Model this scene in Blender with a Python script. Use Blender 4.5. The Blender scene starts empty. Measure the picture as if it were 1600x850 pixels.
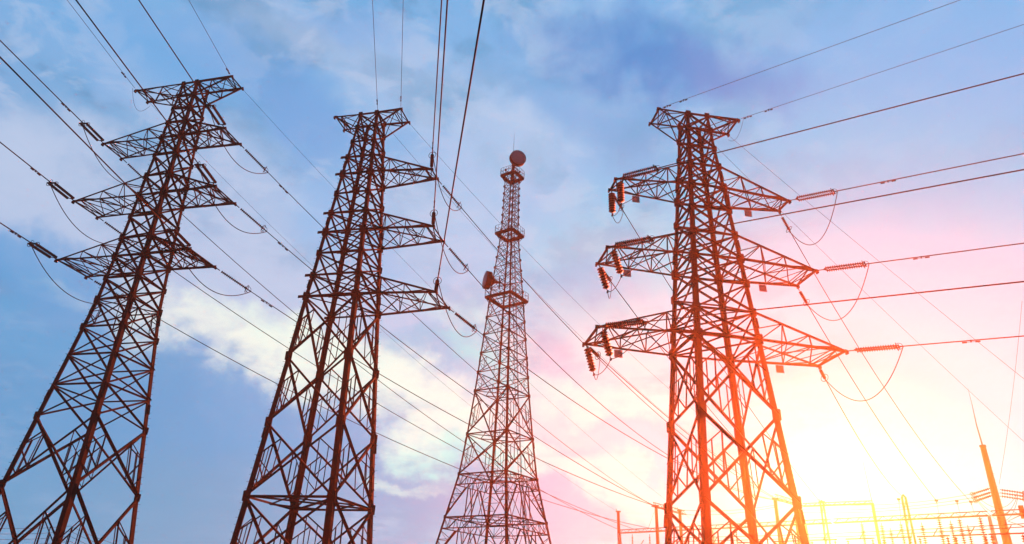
import bpy, bmesh, math, random
from mathutils import Vector, Matrix
random.seed(7)
scene = bpy.context.scene
COL = scene.collection

# ------------------------------------------------------------------ camera
F_PX, PITCH, ROLL = 1086.94, 0.45472, 0.04355
EYE = Vector((0, 0, 1.6))
FWD = Vector((0, math.cos(PITCH), math.sin(PITCH)))
_up = Vector((0, -math.sin(PITCH), math.cos(PITCH))); _rt = Vector((1, 0, 0))
RGT = _rt * math.cos(ROLL) + _up * math.sin(ROLL)
UPV = _up * math.cos(ROLL) - _rt * math.sin(ROLL)
cam_data = bpy.data.cameras.new('camera'); cam = bpy.data.objects.new('camera', cam_data)
COL.objects.link(cam)
M = Matrix((RGT, UPV, -FWD)).transposed().to_4x4(); M.translation = EYE
cam.matrix_world = M
cam_data.sensor_width = 36; cam_data.lens = F_PX / 1600 * 36
cam_data.clip_start = .05; cam_data.clip_end = 6000
scene.camera = cam

def ray(u, v):                       # direction in which the photograph shows a point
    return (FWD + RGT * ((u - 800) / F_PX) - UPV * ((v - 425) / F_PX)).normalized()
def hp(u, v, z):                     # the point of height z seen there
    d = ray(u, v); return EYE + d * ((z - EYE.z) / d.z)
def dp(u, v, dist):                  # the point at that horizontal distance
    d = ray(u, v); return EYE + d * (dist / math.hypot(d.x, d.y))

# ------------------------------------------------------------------ light
SUN_DIR = ray(1312, 838)
SUN_EL = math.asin(SUN_DIR.z); SUN_AZ = math.atan2(SUN_DIR.x, SUN_DIR.y)
sd = bpy.data.lights.new('sun', 'SUN'); sd.energy = 5.0; sd.angle = math.radians(.6)
sd.color = (1.0, .116, .027)
sun = bpy.data.objects.new('sun', sd); COL.objects.link(sun)
sun.rotation_euler = SUN_DIR.to_track_quat('Z', 'Y').to_euler()
sun.location = (60, 120, 60)
scene.view_settings.view_transform = 'Standard'; scene.view_settings.look = 'None'
scene.view_settings.exposure = 3.0; scene.view_settings.gamma = 1
scene.view_settings.use_curve_mapping = False
SKY_GAIN = 1.0 / 8.0                  # sky values below are written for the picture, before the exposure

world = bpy.data.worlds.new('World'); scene.world = world; world.use_nodes = True
nt = world.node_tree; nt.nodes.clear()
LK = nt.links
class E:                             # a tiny expression writer for shader maths
    def __init__(s, v): s.v = v
    def op(s, o, *a):
        n = nt.nodes.new('ShaderNodeMath'); n.operation = o
        for i, x in enumerate((s,) + a):
            x = x.v if isinstance(x, E) else x
            if isinstance(x, (int, float)): n.inputs[i].default_value = x
            else: LK.new(x, n.inputs[i])
        return E(n.outputs[0])
    def __add__(s, o): return s.op('ADD', o)
    def __sub__(s, o): return s.op('SUBTRACT', o)
    def __mul__(s, o): return s.op('MULTIPLY', o)
    def step(s, a, b):
        n = nt.nodes.new('ShaderNodeMapRange'); n.interpolation_type = 'SMOOTHSTEP'
        LK.new(s.v, n.inputs[0]); n.inputs[1].default_value = a; n.inputs[2].default_value = b
        return E(n.outputs[0])
def vdot(vs, c):
    n = nt.nodes.new('ShaderNodeVectorMath'); n.operation = 'DOT_PRODUCT'
    LK.new(vs, n.inputs[0]); n.inputs[1].default_value = c; return E(n.outputs['Value'])
def mixc(fac, a, b):
    n = nt.nodes.new('ShaderNodeMix'); n.data_type = 'RGBA'; n.clamp_factor = True
    if isinstance(fac, E): LK.new(fac.v, n.inputs[0])
    else: n.inputs[0].default_value = fac
    for x, i in ((a, 6), (b, 7)):
        if isinstance(x, tuple): n.inputs[i].default_value = (*x, 1)
        else: LK.new(x, n.inputs[i])
    return n.outputs[2]
def srgb(r, g, b):
    f = lambda c: (c / 255 / 12.92) if c <= 10 else ((c / 255 + .055) / 1.055) ** 2.4
    return (f(r), f(g), f(b))
CAL = .140 / (46.9 / ray(650, 300).z) / (.2604 / (1.7396 - 1.72 * math.cos(ray(650, 300).angle(SUN_DIR))) ** 1.5 / 12.57)
def beyond(r, g, b, u, v):
    """colour of the sky itself behind the lit haze, for a colour seen at that place"""
    d = ray(u, v); c = math.cos(d.angle(SUN_DIR)); ph = .2604 / (1.7396 - 1.72 * c) ** 1.5 / 12.57
    path = min(46.9 / d.z, 128 / d.y, 110 / abs(d.x)); V = CAL * path * ph; T = (.97, .95, .93)
    t = srgb(r, g, b); return tuple(max(.03, (x - min(V * k, .9)) / q) for x, k, q in zip(t, (1, .075, .016), T))
tc = nt.nodes.new('ShaderNodeTexCoord'); D = tc.outputs['Generated']
def noise(vec, scale, detail, rough=.5, lac=2.0, dist=0):
    n = nt.nodes.new('ShaderNodeTexNoise'); LK.new(vec, n.inputs['Vector'])
    n.inputs['Scale'].default_value = scale; n.inputs['Detail'].default_value = detail
    n.inputs['Roughness'].default_value = rough; n.inputs['Distortion'].default_value = dist
    return n
# cloud-layer coordinates: the view direction met with a flat layer overhead
sp = nt.nodes.new('ShaderNodeSeparateXYZ'); LK.new(D, sp.inputs[0])
dz = E(sp.outputs[2]).op('MAXIMUM', 0.0) + .16
cx = E(sp.outputs[0]).op('DIVIDE', dz); cy = E(sp.outputs[1]).op('DIVIDE', dz)
cb = nt.nodes.new('ShaderNodeCombineXYZ'); LK.new(cx.v, cb.inputs[0]); LK.new(cy.v, cb.inputs[1])
P = cb.outputs[0]
# warped direction so that cloud masses get ragged outlines
wn = noise(D, 6.5, 7, .62)
sub = nt.nodes.new('ShaderNodeVectorMath'); sub.operation = 'SUBTRACT'; LK.new(wn.outputs['Color'], sub.inputs[0]); sub.inputs[1].default_value = (.5, .5, .5)
scl = nt.nodes.new('ShaderNodeVectorMath'); scl.operation = 'SCALE'; LK.new(sub.outputs[0], scl.inputs[0]); scl.inputs['Scale'].default_value = .21
wa = nt.nodes.new('ShaderNodeVectorMath'); wa.operation = 'ADD'; LK.new(D, wa.inputs[0]); LK.new(scl.outputs[0], wa.inputs[1])
DW = wa.outputs[0]
fb = E(noise(P, 1.5, 7, .56, dist=.25).outputs['Fac'])
fb2 = E(noise(P, 4.2, 6, .6, dist=.3).outputs['Fac'])
fine = E(noise(D, 13, 8, .62, dist=.4).outputs['Fac'])
fb3 = E(noise(P, 9.5, 7, .62, dist=.4).outputs['Fac'])

def blob(u, v, su, sv, ang=0, rag=.55, vec=None):
    """soft cloud mass centred where the photograph shows it, su x sv pixels, turned by ang"""
    c = ray(u, v); e1 = (ray(u + 10 * math.cos(math.radians(ang)), v + 10 * math.sin(math.radians(ang))) - c).normalized()
    e2 = c.cross(e1).normalized()
    a = vdot(vec or DW, tuple(e1 / (su / F_PX))) - e1.dot(c) / (su / F_PX); b = vdot(vec or DW, tuple(e2 / (sv / F_PX)))
    r2 = a * a + b * b
    g = (r2 * -1.0).op('EXPONENT') * vdot(D, tuple(c)).step(.2, .4)
    if rag: g = (g + (fine - .5) * (rag * 1.9)).step(.06, .98) * g.step(.02, .35)
    return g

cosun = vdot(D, tuple(SUN_DIR))
th = cosun.op('ARCCOSINE') * (1 / math.radians(1))       # degrees from the sun
ramp = nt.nodes.new('ShaderNodeValToRGB'); LK.new((th * (1 / 90.)).v, ramp.inputs[0])
cr = ramp.color_ramp; cr.interpolation = 'EASE'
stops = [(0, (.8, .9, 1.0)), (5, (.45, .44, .86)), (9, (.05, .26, .68)), (12, (.03, .34, .70)), (16, (.03, .60, .80)), (21, (.03, .67, .83)), (28, (.05, .57, .83)), (35, (.17, .51, .81)), (45, (.20, .44, .75)), (58, (.12, .35, .63)), (78, (.26, .43, .73))]
while len(cr.elements) < len(stops): cr.elements.new(.5)
for e, (t, c) in zip(cr.elements, stops): e.position = t / 90.; e.color = (*c, 1)
base = ramp.outputs[0]
# higher parts of the sky a purer, paler blue
hi = E(sp.outputs[2]).step(.42, .68)
base = mixc(hi * .75, base, (.16, .44, .79))
# pale pink air to the right of the sun
base = mixc(blob(1420, 330, 330, 200, 0, 0, D) * .55, base, beyond(200, 198, 228, 1420, 330))
# thin drifting cloud everywhere
pale = nt.nodes.new('ShaderNodeValToRGB'); LK.new((th * (1 / 90.)).v, pale.inputs[0])
pr = pale.color_ramp
pst = [(0, (1., 1.0, 1.1)), (12, (.05, .44, .80)), (20, (.06, .66, .76)), (34, (.40, .61, .83)), (55, (.47, .59, .81)), (80, (.45, .58, .80))]
while len(pr.elements) < len(pst): pr.elements.new(.5)
for e, (t, c) in zip(pr.elements, pst): e.position = t / 90.; e.color = (*c, 1)
dark = nt.nodes.new('ShaderNodeValToRGB'); LK.new((th * (1 / 90.)).v, dark.inputs[0])
dr = dark.color_ramp
dst = [(0, (.6, .6, .7)), (12, (.02, .30, .54)), (20, (.02, .40, .62)), (34, (.05, .38, .64)), (50, (.09, .31, .57)), (65, (.10, .29, .54)), (80, (.14, .31, .56))]
while len(dr.elements) < len(dst): dr.elements.new(.5)
for e, (t, c) in zip(dr.elements, dst): e.position = t / 90.; e.color = (*c, 1)
clear = (E(blob(1480, 480, 300, 420, 0, 0, D).v) * -.9 + 1.0)
base = mixc(fb.step(.47, .66) * .62 * clear, base, pale.outputs[0])
base = mixc(fb2.step(.47, .60) * .85 * clear, base, dark.outputs[0])
base = mixc(fb3.step(.48, .60) * .50 * clear, base, pale.outputs[0])
# the cloud masses of the photograph
brights = [(60, 330, 170, 85, 28, .9), (60, 240, 120, 60, 10, .6), (330, 275, 110, 100, 20, .6), (400, 440, 170, 60, 30, .9), (330, 500, 130, 50, 25, .9), (250, 180, 120, 60, 30, .35),
           (560, 480, 160, 80, 20, .6), (660, 330, 150, 90, 0, .5), (720, 450, 150, 90, 10, .55), (560, 110, 170, 60, 30, .4), (880, 620, 160, 50, 20, .8), (480, 60, 120, 50, 20, .3),
           (760, 260, 130, 80, 0, .5), (880, 380, 140, 60, 10, .4), (960, 720, 170, 40, 18, .8), (430, 350, 90, 70, 0, .5), (780, 620, 160, 60, 20, .8), (950, 520, 150, 60, 10, .6), (720, 120, 130, 40, 20, .3)]
for u, v, su, sv, a, k in brights: base = mixc(blob(u, v, su, sv, a) * k, base, pale.outputs[0])
darks = [(1050, 95, 190, 62, 10, 1, (112, 136, 200)), (960, 200, 130, 70, 20, .6, (146, 162, 210)), (700, 560, 160, 34, 12, .75, (188, 186, 218)), (650, 575, 60, 18, 0, .6, (184, 184, 218)),
         (900, 440, 120, 40, 10, .6, (180, 180, 214)), (230, 90, 150, 50, 20, .6, (118, 168, 222)), (60, 440, 120, 60, 10, .8, (104, 154, 210)), (560, 400, 110, 34, 20, .6, (164, 184, 226)),
         (440, 150, 130, 60, 40, .85, (124, 162, 216)), (560, 60, 90, 40, 20, .6, (132, 168, 220)), (850, 150, 120, 40, 25, .6, (146, 172, 220)), (300, 60, 110, 30, 20, .6, (130, 170, 220)), (160, 150, 100, 30, 30, .4, (140, 176, 224)), (900, 590, 110, 26, 15, .6, (198, 186, 216)), (600, 735, 280, 60, 10, .95, (164, 166, 206)), (520, 330, 60, 50, 0, .4, (150, 182, 228)),
         (850, 700, 120, 16, 14, .6, (212, 192, 216)), (840, 820, 170, 50, 0, .8, (204, 184, 214)), (370, 660, 330, 105, 20, .9, (128, 162, 212)), (700, 260, 80, 40, 20, .4, (172, 188, 228)),
         (120, 680, 280, 170, 0, .9, (96, 150, 202)), (1000, 680, 140, 18, 14, .6, (226, 202, 216)), (300, 800, 320, 90, 0, .85, (124, 152, 196)), (880, 740, 90, 9, 12, .5, (222, 200, 216)), (60, 520, 160, 30, 0, .5, (100, 156, 208))]
for u, v, su, sv, a, k, c in darks: base = mixc(blob(u, v, su, sv, a) * k, base, beyond(*c, u, v))
# the long lit gap in the clouds
streak = [(320, 515, 110, 34, 26, .8), (440, 548, 140, 40, 14, 1), (560, 585, 120, 52, 25, 1), (650, 635, 100, 40, 28, 1), (735, 675, 100, 16, 26, .6), (600, 598, 210, 34, 24, .9), (655, 735, 60, 11, 4, .6),
          (840, 728, 170, 22, 16, .9), (950, 770, 170, 20, 16, .8), (930, 640, 140, 26, 12, .8), (840, 600, 120, 20, 20, .6), (760, 520, 110, 24, 30, .5), (990, 610, 120, 40, 10, .6), (170, 465, 60, 10, 10, .2)]
lay = fb3.step(.36, .60) * .5 + fb2.step(.62, .40) * .5       # thin and thick places
for u, v, su, sv, a, k in streak: base = mixc(blob(u, v, su * 1.12, sv * 1.25, a, .6) * (lay * (k * .62) + k * .38), base, beyond(255, 247, 232, u, v))
base = mixc(blob(1570, 770, 170, 130, 0, 0, D) * .8, base, (.03, .46, .88))
base = mixc(blob(1600, 60, 330, 110, 0, 0, D) * .7, base, beyond(148, 178, 228, 1560, 60))
# below the horizon: what the far ground gives back
base = mixc(E(sp.outputs[2]).step(-.03, .0), (.10, .09, .09), base)
bg = nt.nodes.new('ShaderNodeBackground'); LK.new(base, bg.inputs[0]); bg.inputs[1].default_value = SKY_GAIN
sky = nt.nodes.new('ShaderNodeTexSky'); sky.sky_type = 'NISHITA'; sky.sun_disc = False
sky.sun_elevation = SUN_EL; sky.sun_rotation = SUN_AZ
bg2 = nt.nodes.new('ShaderNodeBackground'); LK.new(sky.outputs[0], bg2.inputs[0]); bg2.inputs[1].default_value = .002
ad = nt.nodes.new('ShaderNodeAddShader'); LK.new(bg.outputs[0], ad.inputs[0]); LK.new(bg2.outputs[0], ad.inputs[1])
wo = nt.nodes.new('ShaderNodeOutputWorld'); LK.new(ad.outputs[0], wo.inputs[0])

# ------------------------------------------------------------------ materials
def material(name, col, rough=.6, metal=0., var=.25, scale=6., bump=.0, dirt=None):
    m = bpy.data.materials.new(name); m.use_nodes = True; t = m.node_tree; b = t.nodes['Principled BSDF']
    b.inputs['Roughness'].default_value = rough; b.inputs['Metallic'].default_value = metal
    c = t.nodes.new('ShaderNodeTexCoord'); n = t.nodes.new('ShaderNodeTexNoise')
    t.links.new(c.outputs['Object'], n.inputs['Vector']); n.inputs['Scale'].default_value = scale; n.inputs['Detail'].default_value = 5
    r = t.nodes.new('ShaderNodeValToRGB'); t.links.new(n.outputs['Fac'], r.inputs[0])
    d = dirt or tuple(x * (1 - var) for x in col)
    r.color_ramp.elements[0].position = .35; r.color_ramp.elements[1].position = .65
    r.color_ramp.elements[0].color = (*d, 1); r.color_ramp.elements[1].color = (*(x * (1 + var * .5) for x in col), 1)
    t.links.new(r.outputs[0], b.inputs['Base Color'])
    if bump:
        q = t.nodes.new('ShaderNodeBump'); q.inputs['Strength'].default_value = bump
        t.links.new(n.outputs['Fac'], q.inputs['Height']); t.links.new(q.outputs[0], b.inputs['Normal'])
    return m
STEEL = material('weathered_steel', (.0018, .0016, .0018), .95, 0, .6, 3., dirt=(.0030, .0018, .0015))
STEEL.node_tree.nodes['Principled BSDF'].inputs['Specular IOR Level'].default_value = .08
PLATE = material('galvanised_plate', (.16, .13, .13), .5, .4, .3, 4.)
PORC = material('brown_porcelain', (.020, .009, .007), .6, 0, .2)
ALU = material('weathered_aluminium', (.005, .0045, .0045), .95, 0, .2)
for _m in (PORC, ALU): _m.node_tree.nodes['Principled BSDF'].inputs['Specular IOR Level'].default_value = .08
DISHM = material('antenna_radome', (.075, .05, .07), .6, 0, .15)
CONC = material('concrete', (.30, .27, .24), .85, 0, .3, 2., .3)
GRASS = material('dry_grass', (.07, .085, .035), .95, 0, .4, .6, .5, dirt=(.10, .085, .05))
GRAVEL = material('gravel', (.20, .18, .16), .95, 0, .4, 9., .6)
BLADE = material('grass_blade', (.055, .085, .025), .8, 0, .3)

# ------------------------------------------------------------------ object helpers
def link(o, parent=None):
    COL.objects.link(o)
    if parent: o.parent = parent
    return o
def tag(o, label=None, cat=None, group=None, kind=None):
    if label and len(label.split()) > 16: print('LONG', len(label.split()), label)
    if label: o['label'] = label
    if cat: o['category'] = cat
    if group: o['group'] = group
    if kind: o['kind'] = kind
    return o
def thing(name, label, cat, loc=(0, 0, 0), rotz=0, group=None):
    o = bpy.data.objects.new(name, None); o.location = loc; o.rotation_euler = (0, 0, rotz)
    o.empty_display_size = .3
    link(o); return tag(o, label, cat, group)
def mesh(name, verts, faces, mat, smooth=False):
    me = bpy.data.meshes.new(name); me.from_pydata([tuple(v) for v in verts], [], faces); me.materials.append(mat)
    if smooth: me.polygons.foreach_set('use_smooth', [True] * len(me.polygons))
    me.update(); return me
def obj(name, me, parent=None): return link(bpy.data.objects.new(name, me), parent)

class MB:                                                    # collects geometry of one mesh
    def __init__(s): s.v = []; s.f = []
    def add(s, vs, fs):
        k = len(s.v); s.v += [Vector(x) for x in vs]; s.f += [tuple(i + k for i in f) for f in fs]
    def box(s, c, d, R=None):
        x, y, z = d[0] / 2, d[1] / 2, d[2] / 2; vs = [Vector(((-1) ** (i & 1 ^ 1) * x, (-1) ** (i >> 1 & 1 ^ 1) * y, (-1) ** (i >> 2 & 1 ^ 1) * z)) for i in range(8)]
        if R: vs = [R @ q for q in vs]
        s.add([q + Vector(c) for q in vs], [(0, 2, 3, 1), (4, 5, 7, 6), (0, 1, 5, 4), (2, 6, 7, 3), (0, 4, 6, 2), (1, 3, 7, 5)])
    def tube(s, pts, r, n=6, caps=True, r1=None):
        pts = [Vector(p) for p in pts]; rings = []; up = None
        for i, p in enumerate(pts):
            t = (pts[min(i + 1, len(pts) - 1)] - pts[max(i - 1, 0)]).normalized()
            if up is None: up = t.orthogonal().normalized()
            up = (up - t * up.dot(t)).normalized(); w = t.cross(up)
            rr = r if r1 is None else r + (r1 - r) * i / (len(pts) - 1)
            rings.append([p + (up * math.cos(6.28318 * k / n) + w * math.sin(6.28318 * k / n)) * rr for k in range(n)])
        vs = [q for R in rings for q in R]; fs = []
        for i in range(len(pts) - 1):
            for k in range(n): fs.append((i * n + k, i * n + (k + 1) % n, (i + 1) * n + (k + 1) % n, (i + 1) * n + k))
        if caps: fs += [tuple(range(n))[::-1], tuple((len(pts) - 1) * n + k for k in range(n))]
        s.add(vs, fs)
    def lathe(s, a, b, prof, n=10):                           # prof: (t along a->b in metres, radius)
        a, b = Vector(a), Vector(b); t = (b - a).normalized(); u = t.orthogonal().normalized(); w = t.cross(u)
        vs = [a + t * h + (u * math.cos(6.28318 * k / n) + w * math.sin(6.28318 * k / n)) * r for h, r in prof for k in range(n)]; fs = []
        for i in range(len(prof) - 1):
            for k in range(n): fs.append((i * n + k, i * n + (k + 1) % n, (i + 1) * n + (k + 1) % n, (i + 1) * n + k))
        fs += [tuple(range(n))[::-1], tuple((len(prof) - 1) * n + k for k in range(n))]
        s.add(vs, fs)
    def ring(s, c, axis, R, r, n=16, m=5):
        axis = Vector(axis).normalized(); u = axis.orthogonal().normalized(); w = axis.cross(u); vs = []; fs = []
        for i in range(n):
            a = 6.28318 * i / n; rd = u * math.cos(a) + w * math.sin(a)
            for k in range(m):
                q = 6.28318 * k / m; vs.append(Vector(c) + rd * (R + r * math.cos(q)) + axis * r * math.sin(q))
        for i in range(n):
            for k in range(m): fs.append((i * m + k, i * m + (k + 1) % m, ((i + 1) % n) * m + (k + 1) % m, ((i + 1) % n) * m + k))
        s.add(vs, fs)
    def angle(s, a, b, w, hint=(0, 0, 1), th=.12):            # an L-section steel bar from a to b
        vs, fs = angle_geo(); Q = bar_frame(a, b, w, hint); s.add([Q @ Vector(x) for x in vs], fs)
    def build(s, name, mat, parent=None, smooth=False): return obj(name, mesh(name, s.v, s.f, mat, smooth), parent)

TH = .16
def angle_geo():
    prof = [(0, 0), (1, 0), (1, TH), (TH, TH), (TH, 1), (0, 1)]
    prof = [(x - .32, y - .32) for x, y in prof]
    vs = [(x, y, z) for z in (0, 1) for x, y in prof]
    fs = [(i, (i + 1) % 6, (i + 1) % 6 + 6, i + 6) for i in range(6)] + [(0, 3, 2, 1), (0, 5, 4, 3), (6, 7, 8, 9), (6, 9, 10, 11)]
    return vs, fs
def bar_frame(a, b, w, hint=(0, 0, 1)):
    a, b = Vector(a), Vector(b); z = b - a; L = z.length; z.normalize(); h = Vector(hint)
    if abs(z.dot(h.normalized())) > .97: h = Vector((1, 0, 0)) if abs(z.x) < .9 else Vector((0, 1, 0))
    x = (h - z * h.dot(z)).normalized(); y = z.cross(x)
    Q = Matrix((x * w, y * w, z * L)).transposed().to_4x4(); Q.translation = a; return Q
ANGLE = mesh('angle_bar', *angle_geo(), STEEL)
def plate_mesh():
    m = MB(); c = .07
    o = [(-.5 + c, -.5), (.5 - c, -.5), (.5, -.5 + c), (.5, .5 - c), (.5 - c, .5), (-.5 + c, .5), (-.5, .5 - c), (-.5, -.5 + c)]
    m.add([(x, y, z) for z in (-.5, .5) for x, y in o], [tuple(range(8))[::-1], tuple(range(8, 16))] + [(i, (i + 1) % 8, (i + 1) % 8 + 8, i + 8) for i in range(8)])
    return mesh('gusset_plate', m.v, m.f, STEEL)
GUSSET = plate_mesh()
def bar(name, parent, a, b, w, hint=(0, 0, 1)):
    o = obj(name, ANGLE, parent); o.matrix_local = bar_frame(a, b, w, hint); return o

# ------------------------------------------------------------------ lattice towers
SG = {'NL': (-1, -1), 'NR': (1, -1), 'FR': (1, 1), 'FL': (-1, 1)}
ORDER = ['NL', 'NR', 'FR', 'FL']
def lerp(a, b, t): return a + (b - a) * t

class Tower:
    def __init__(s, name, label, cat, x, y, yaw, levels, group=None, K=1.):
        s.root = thing(name, label, cat, (x * K, y * K, 1.6 * (1 - K)), yaw, group); s.root.scale = (K, K, K)
        s.L = dict(levels); s.keys = [k for k, _ in levels]
        s.mw = Matrix.Translation((x * K, y * K, 1.6 * (1 - K))) @ Matrix.Rotation(yaw, 4, 'Z') @ Matrix.Scale(K, 4); s.tips = {}
    def node(s, k, c): z, w = s.L[k]; return Vector((SG[c][0] * w, SG[c][1] * w, z))
    def world(s, p): return s.mw @ Vector(p)
    def legs(s, wt, wb, foot):
        ztop = s.L[s.keys[0]][0]
        for c in ORDER:
            m = MB(); pts = [s.node(k, c) for k in s.keys]
            for a, b in zip(pts[1:], pts[:-1]):
                w = wb + (wt - wb) * ((a.z + b.z) / 2 / ztop); sx, sy = SG[c]
                vs, fs = angle_geo(); d = (b - a); d2 = (b - a).normalized()
                # heel of the angle outward, flanges along both faces
                x = Vector((-sx, 0, 0)); y = Vector((0, -sy, 0))
                vs = [a - d2 * .02 + x * (vx + .3) * w + y * (vy + .3) * w + (d + d2 * .04) * vz for vx, vy, vz in vs]
                if sx * sy < 0: fs = [f[::-1] for f in fs]
                m.add(vs, fs)
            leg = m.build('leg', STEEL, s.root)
            # splice plates where the sections are bolted together
            for p, q in zip(pts[3::3], pts[4::3]):
                w = wb + (wt - wb) * (p.z / ztop); sx, sy = SG[c]; t = (p - q).normalized()
                R = t.to_track_quat('Z', 'Y').to_matrix()
                
                for cc, dd in ((Vector((-sx * w * .4, sy * .02, 0)), (w * .8, .03, .7)), (Vector((sx * .02, -sy * w * .4, 0)), (.03, w * .8, .7))):
                    q_ = MB(); q_.box(p - t * .7 + cc, dd, R); q_.build('splice_plate', STEEL, leg)
            if foot:
                p = s.node(s.keys[-1], c); f = MB(); f.box((p.x, p.y, -.0), (1.1, 1.1, .9)); f.box((p.x, p.y, .40), (.7, .7, .06))
                f.build('footing', CONC, s.root)
            if c in ('NL', 'FR') and cat_is_pylon(s):                 # climbing bolts
                b = MB(); sx, sy = SG[c]
                for k0, k1 in zip(s.keys[3:], s.keys[4:]):
                    p, q = s.node(k0, c), s.node(k1, c); n = max(1, int((p.z - q.z) / .42))
                    for i in range(n):
                        if p.z < 3: continue
                        e = lerp(p, q, i / n); dx = Vector((sx, 0, 0)) if i % 2 else Vector((0, sy, 0))
                        b.tube([e, e + dx * .2], .012, 4)
                if b.v: tag(b.build('step_bolts', STEEL, leg), kind='stuff')
    def face(s, k0, k1, w, ws=.05, red=0, ring=True, brace='brace'):
        """X bracing on all four faces between level k0 (upper) and k1 (lower); red: 1-2 sets of secondary bars"""
        for i in range(4):
            A, B = ORDER[i], ORDER[(i + 1) % 4]
            a0, b0, a1, b1 = s.node(k0, A), s.node(k0, B), s.node(k1, A), s.node(k1, B)
            n = ((a0 + b0) * .5); n.z = 0; n.normalize(); off = n * .03
            bar('diagonal_brace', s.root, a0 + off, b1 + off, w, n); bar('diagonal_brace', s.root, b0 - off, a1 - off, w, -n)
            if ring: bar('horizontal_bar', s.root, a0, b0, w * .95, n)
            if red:
                # crossing point of the two diagonals
                w0 = (a0 - b0).length; w1 = (a1 - b1).length; t = w0 / (w0 + w1)
                c = lerp(a0, b1, t)
                for (p0, p1) in ((a0, a1), (b0, b1)):
                    m = lerp(p0, p1, t); q0 = lerp(p0, c, .5); q1 = lerp(p1, c, .5)
                    m1 = lerp(p0, p1, t * .98)
                    for u, v in ((m, q0), (m1, q1), (q0, q1)): bar('secondary_brace', s.root, u, v, ws, n)
                    if red > 1:
                        h = lerp(m, q0, .5); l = lerp(q1, p1, .45); mm = lerp(m, p1, .45)
                        for u, v in ((h, l), (mm, l)): bar('secondary_brace', s.root, u, v, ws * .85, n)
    def ring_x(s, k, w):
        bar('plan_brace', s.root, s.node(k, 'NL'), s.node(k, 'FR'), w); bar('plan_brace', s.root, s.node(k, 'NR') - Vector((0, 0, w)), s.node(k, 'FL') - Vector((0, 0, w)), w)
    def gussets(s, k, size):
        for c in ORDER:
            sx, sy = SG[c]; p = s.node(k, c)
            for ax in (0, 1):
                o = obj('gusset_plate', GUSSET, s.root)
                if ax == 0: mt = Matrix.Translation(p + Vector((-sx * size * .28, sy * .035, 0))) @ Matrix.Rotation(math.pi / 2, 4, 'X')
                else: mt = Matrix.Translation(p + Vector((sx * .035, -sy * size * .28, 0))) @ Matrix.Rotation(math.pi / 2, 4, 'Z') @ Matrix.Rotation(math.pi / 2, 4, 'X')
                o.matrix_local = mt @ Matrix.Diagonal((size, size * 1.25, .035, 1))
    def arm(s, key, k_tip, k_other, side, ext, tw, n, w):
        """box-truss crossarm: near and far chords at the tip's own level, two more coming from level k_other"""
        sg = 1 if side == 'R' else -1; nm, fm = ('NR', 'FR') if sg > 0 else ('NL', 'FL')
        z = s.L[k_tip][0]; tn, tf = Vector((sg * ext, -tw, z)), Vector((sg * ext, tw, z))
        s.tips[key, 'N'] = s.world(tn); s.tips[key, 'F'] = s.world(tf)
        ln, lf, un, uf = s.node(k_tip, nm), s.node(k_tip, fm), s.node(k_other, nm), s.node(k_other, fm)
        m = MB(); e = Vector((sg * .12, 0, 0))
        m.angle(ln, tn + e, w * 1.25, (0, -1, 0)); m.angle(lf, tf + e, w * 1.25, (0, 1, 0))
        m.angle(un, tn, w, (0, -1, .3)); m.angle(uf, tf, w, (0, 1, .3)); m.angle(tn - Vector((0, .12, 0)), tf + Vector((0, .12, 0)), w * 1.1)
        # solid end plates where the strings are shackled on
        for t in (tn, tf): m.box(t, (.30, .05, .20)); m.box(t + Vector((sg * .1, 0, -.1)), (.10, .22, .18))
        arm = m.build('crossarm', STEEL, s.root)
        ws = w * .62
        st = [(i + 1) / (n + .35) for i in range(n)]
        prev = (ln, lf, un, uf)
        for i, t in enumerate(st):
            cur = tuple(lerp(a, b, t) for a, b in ((ln, tn), (lf, tf), (un, tn), (uf, tf)))
            for a, b in ((cur[0], cur[2]), (cur[1], cur[3]), (cur[0], cur[1]), (cur[2], cur[3])): bar('crossarm_strut', arm, a, b, ws, (sg, 0, .2))
            # side webs, then the flat and sloping webs
            for a, b in ((prev[0], cur[2]), (prev[1], cur[3])): bar('crossarm_brace', arm, a, b, ws, (0, 1, .1))
            a, b = ((prev[0], cur[1]) if i % 2 == 0 else (prev[1], cur[0])); bar('crossarm_brace', arm, a, b, ws, (0, 0, 1))
            a, b = ((prev[1], cur[0]) if i % 2 == 0 else (prev[0], cur[1])); bar('crossarm_brace', arm, a, b + Vector((0, 0, .05)), ws * .8, (0, 0, 1))
            a, b = ((prev[3], cur[2]) if i % 2 == 0 else (prev[2], cur[3])); bar('crossarm_brace', arm, a, b, ws, (0, 0, 1))
            prev = cur
        bar('crossarm_brace', arm, prev[0], tf, ws, (0, 0, 1)); bar('crossarm_brace', arm, prev[1], tn, ws, (0, 0, 1))
        return arm
def cat_is_pylon(s): return s.root['category'] == 'pylon'

# --- left pylon
P1 = Tower('transmission_pylon', 'leftmost near-black lattice pylon with crossarms on both sides, at the left edge', 'pylon', -27.70, 47.03, -.2529,
  [('T', (40.725, .732)), ('L', (39.368, .785)), ('M1', (37.977, .85)), ('U1', (36.525, .905)), ('A1', (35.015, .952)), ('M2', (33.212, 1.02)), ('U2', (31.204, 1.105)), ('A2', (29.389, 1.17)),
   ('M3', (27.466, 1.235)), ('U3', (25.551, 1.31)), ('A3', (24.015, 1.36)), ('N4', (22.2, 1.437)), ('N5', (20.459, 1.51)), ('N6', (18.31, 1.72)), ('N7', (16.194, 1.92)), ('N8', (14.037, 2.131)),
   ('N9', (11.897, 2.339)), ('N10', (7.509, 2.76)), ('G', (.3, 3.46))], 'steel transmission pylons')
P1.legs(.20, .36, True)
ks = P1.keys
for a, b in zip(ks[:12], ks[1:13]): P1.face(a, b, .13)
P1.face('N5', 'N6', .11, .06, 1)
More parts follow.
